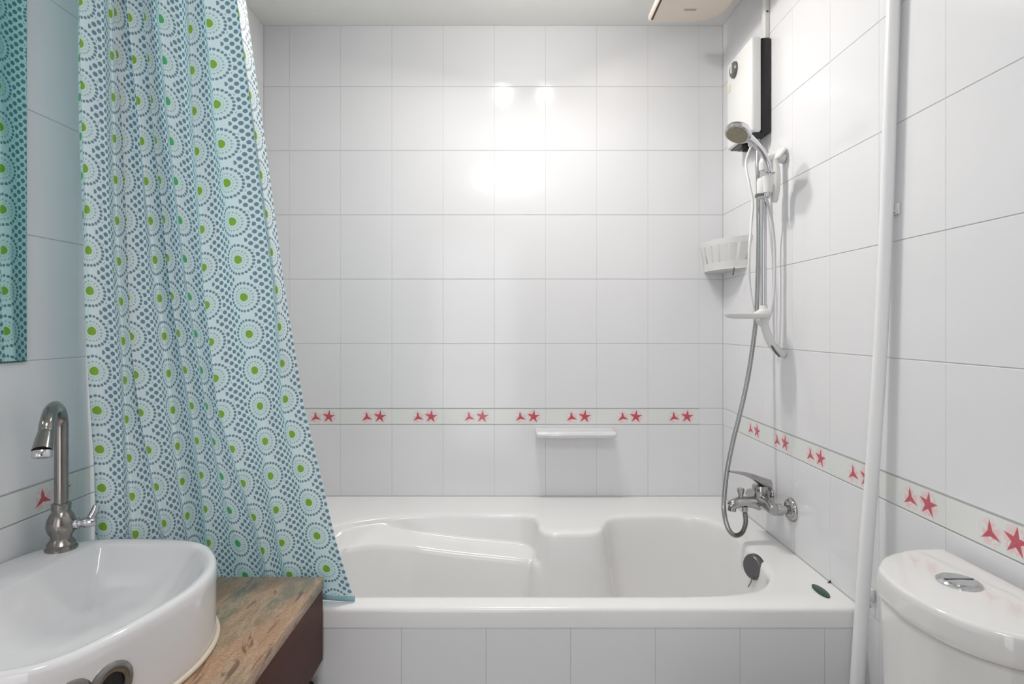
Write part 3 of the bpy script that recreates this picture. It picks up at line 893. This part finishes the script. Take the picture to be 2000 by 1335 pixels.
# ------------------------------------------------------------------ corner basket
cb = thing('corner_basket', 'white slotted plastic basket fixed high in the corner beside the hose', 'basket', (.79, 2.1, CH + .2))
top = spline([(.742, 2.2585, 0), (.722, 2.20, 0), (.732, 2.11, 0), (.768, 2.03, 0), (.8262, 1.985, 0)], 8)
front = [Vector((p[0], p[1])) for p in top]
cc = Vector((.8262, 2.2585))
def bring(k, z):
    pts_ = [cc + (p - cc) * k for p in front]
    for p in pts_: p.x = min(p.x, .8262); p.y = min(p.y, 2.2585)
    return pts_, z
def wallsec(k0, z0, k1, z1, a, b2, name, th=.0022):
    """a curved piece of the basket wall between samples a..b"""
    A, _ = bring(k0, z0); Bq, _ = bring(k1, z1); n = b2 - a + 1
    v, f = [], []
    for i in range(a, b2 + 1):
        di = (cc - front[i]).normalized() * th
        v += [W(*A[i], z0), W(*Bq[i], z1), W(*(Bq[i] + di), z1), W(*(A[i] + di), z0)]
    for i in range(n - 1):
        for q in range(4):
            f.append((i * 4 + q, i * 4 + (q + 1) % 4, i * 4 + 4 + (q + 1) % 4, i * 4 + 4 + q))
    f.append((0, 1, 2, 3)); f.append(((n - 1) * 4 + 3, (n - 1) * 4 + 2, (n - 1) * 4 + 1, (n - 1) * 4))
    me = fixn(mesh(name, v, f)); autosmooth(me, 40)
    return link(name, me, 'white_plastic', cb)
NF = len(front) - 1
wallsec(1.03, .312, 1.0, .292, 0, NF, 'rim')
wallsec(.86, .232, .82, .205, 0, NF, 'lower_band')
i = 0
while i < NF:
    wallsec(1.0, .292, .86, .232, i, min(NF, i + 3), 'slat'); i += 4
fl = [W(*(cc + (p - cc) * .83), .205) for p in front] + [W(cc.x, cc.y, .205)]
loft('tray', [fl, [p + Vector((0, 0, .003)) for p in fl]], 'white_plastic', cb)
wallsec(1.0, .300, .97, .286, 0, 1, 'hanger')
tube('hook', [PX(1434, 522, 2.03), PX(1433, 530, 2.03), PX(1431, 537, 2.035)], .0022, 'knob', cb, sides=8)
adopt(cb)

# ------------------------------------------------------------------ extractor under the ceiling
fx0, fx1, fd0, fd1, fz = .481, .735, 1.62, 2.045, 1.070
ef = thing('extractor_fan', 'cream rounded extractor fan housing on ceiling by the back wall', 'extractor fan', (.63, 1.85, CH + ZC))
def ffp(ins, z, r=.085):
    return rrect(fx0 + ins, fx1 - ins, fd0 + ins, fd1 - ins, r, CH + z, 8)
loft('housing', [ffp(.010, ZC - .0005), ffp(.012, fz + .030), ffp(.016, fz + .026)], 'cream_plastic', ef)
def cov(ins, z):
    pts_ = []
    r = .10
    for cx, cy, a0, rr in ((fx1 - r, fd1 - r, 0, r), (fx0 + .015, fd1 - .015, PI / 2, .015), (fx0 + .015, fd0 + .015, PI, .015), (fx1 - r, fd0 + r, 1.5 * PI, r)):
        for k in range(9):
            a = a0 + PI / 2 * k / 8
            pts_.append(Vector((cx + (rr - ins) * math.cos(a), cy + (rr - ins) * math.sin(a), CH + z)))
    return pts_
loft('cover', [cov(.004, fz + .025), cov(0, fz + .018), cov(0, fz + .008), cov(.004, fz + .002), cov(.010, fz)], 'cream_plastic', ef)
box('air_gap', (fx0 + .008, fd0 + .05, CH + fz - .0012), (fx0 + .014, fd1 - .022, CH + fz + .001), 'darkbrown', ef)
box('name_plate', (fx0 + .105, 1.955, CH + fz - .0012), (fx0 + .145, 1.965, CH + fz + .001), 'slot', ef)
adopt(ef)

# ceiling lamp (just above the frame)
cp = thing('ceiling_lamp', 'white ceiling spot lamps above the bathtub', 'lamp', (.06, 1.77, CH + ZC))
box('lamp_bar', (-.10, 1.75, CH + ZC - .012), (.22, 1.79, CH + ZC - .0005), 'white_plastic', cp, bev=.004)
for L in (LAMP1, LAMP2):
    lathe('lamp_holder', [(0, 0), (.03, 0), (.036, -.02), (0, -.02)], (L[0], L[1], CH + ZC - .012), (0, 0, 1), 'white_plastic', cp, sides=20)
adopt(cp)

# ------------------------------------------------------------------ leaning pole, wall hook, clip
po = thing('leaning_pole', 'slim white metal pole leaning against the right wall in front of tub end', 'pole', (.752, 1.30, 0))
pp = []
for px, py, d in ((1649, 1690, 1.305), (1674, 1335, 1.30), (1688, 1120, 1.29), (1705, 900, 1.278), (1721, 650, 1.262), (1732, 404, 1.248), (1745, 10, 1.228), (1757, -330, 1.205)):
    pp.append(PX(px, py, d))
pp[0].z = 0.004
pp[-1].x = min(pp[-1].x, .812)
tube('pole_tube', pp, [.0145, .0145, .0142, .0138, .0135, .0132, .0130, .0130], 'pipe', po, sides=24, per=6)
adopt(po)
hk = thing('wall_hook', 'tiny white plastic hook stuck on the right wall beside the pole', 'hook', W(XR, 1.24, .25))
box('hook_plate', (XR - .005, 1.228, CH + .238), (XR - .0003, 1.250, CH + .262), 'white_plastic', hk, bev=.0015)
tube('hook_arm', [W(XR - .003, 1.239, .246), W(XR - .014, 1.239, .247), W(XR - .016, 1.239, .256)], .0024, 'white_plastic', hk, sides=8)
adopt(hk)
vc = thing('pipe_clip', 'small white and chrome clip on right wall between pole and cistern', 'clip', W(XR, 1.325, -.62))
box('clip_pad', (XR - .008, 1.312, CH - .628), (XR - .0003, 1.334, CH - .598), 'white_plastic', vc, bev=.003)
tube('clip_wire', [W(XR - .010, 1.326, -.600), W(XR - .012, 1.322, -.615), W(XR - .011, 1.319, -.632), W(XR - .006, 1.322, -.642)], .0022, 'chrome', vc, sides=8)
adopt(vc)
ns = lathe('wall_screw', [(0, 0), (.003, 0), (.003, .006), (.006, .006), (.005, .010), (0, .010)], W(-.949, DB - .0004, .480), (0, -1, 0), 'knob', None, sides=12)
tag(ns, 'small dark screw head on the back wall at the curtain edge', 'screw')

# ------------------------------------------------------------------ toilet
tl = thing('toilet', 'white toilet with chrome push button on the cistern lid beside right wall', 'toilet', (.62, .917, 0))
lo_ = [(.8085, 1.088), (.748, 1.082), (.709, 1.0665), (.6725, 1.0446), (.642, 1.012), (.626, .985), (.6165, .93), (.6165, .895), (.626, .844), (.645, .805), (.678, .773), (.73, .752), (.8085, .745)]
ll = [Vector((p[0], p[1])) for p in spline([(a, b2, 0) for a, b2 in lo_], 5)]
lc = Vector((.73, .917))
def lring(k, z, dx=0):
    out = []
    for p in ll:
        q = lc + (p - lc) * k
        q.x = min(q.x, .8085)
        out.append(W(q.x, q.y, z))
    return out
loft('cistern', [lring(.80, -.80), lring(.86, -.77), lring(.93, -.62), lring(.955, -.463)], 'cistern', tl, sm=50)
loft('cistern_lid', [lring(.965, -.461), lring(.985, -.4605), lring(.998, -.456), lring(1.0, -.450), lring(1.0, -.428), lring(.992, -.420), lring(.975, -.4165), lring(.93, -.4155)], 'cistern', tl, sm=50)
bc = W(.724, .936, -.4158)
lathe('push_button', [(0, 0), (.031, 0), (.031, .003), (.028, .0052), (.0255, .0045), (.0245, .0062), (0, .0068)], bc, (0, 0, 1), 'chrome', tl, sides=40)
box('button_split', (bc.x - .0235, bc.y - .0008, bc.z + .006), (bc.x + .0235, bc.y + .0008, bc.z + .0074), 'knob', tl)
# pan and seat, below the frame
def oval(cx, cy, ax, ay, z): return [Vector((cx + ax * math.cos(a), cy + ay * math.sin(a), z)) for a in [2 * PI * q / 36 for q in range(36)]]
loft('pan', [oval(.60, .917, .16, .10, .002), oval(.60, .917, .155, .095, .05), oval(.58, .917, .17, .10, .20), oval(.52, .917, .24, .16, .34), oval(.50, .917, .27, .18, .385), oval(.50, .917, .265, .175, .40),
             oval(.48, .917, .20, .13, .40), oval(.49, .917, .15, .10, .30)], 'cistern', tl)
loft('seat_lid', [oval(.49, .917, .262, .178, .402), oval(.49, .917, .266, .182, .412), oval(.49, .917, .262, .178, .426), oval(.49, .917, .20, .13, .432)], 'white_plastic', tl)
adopt(tl)
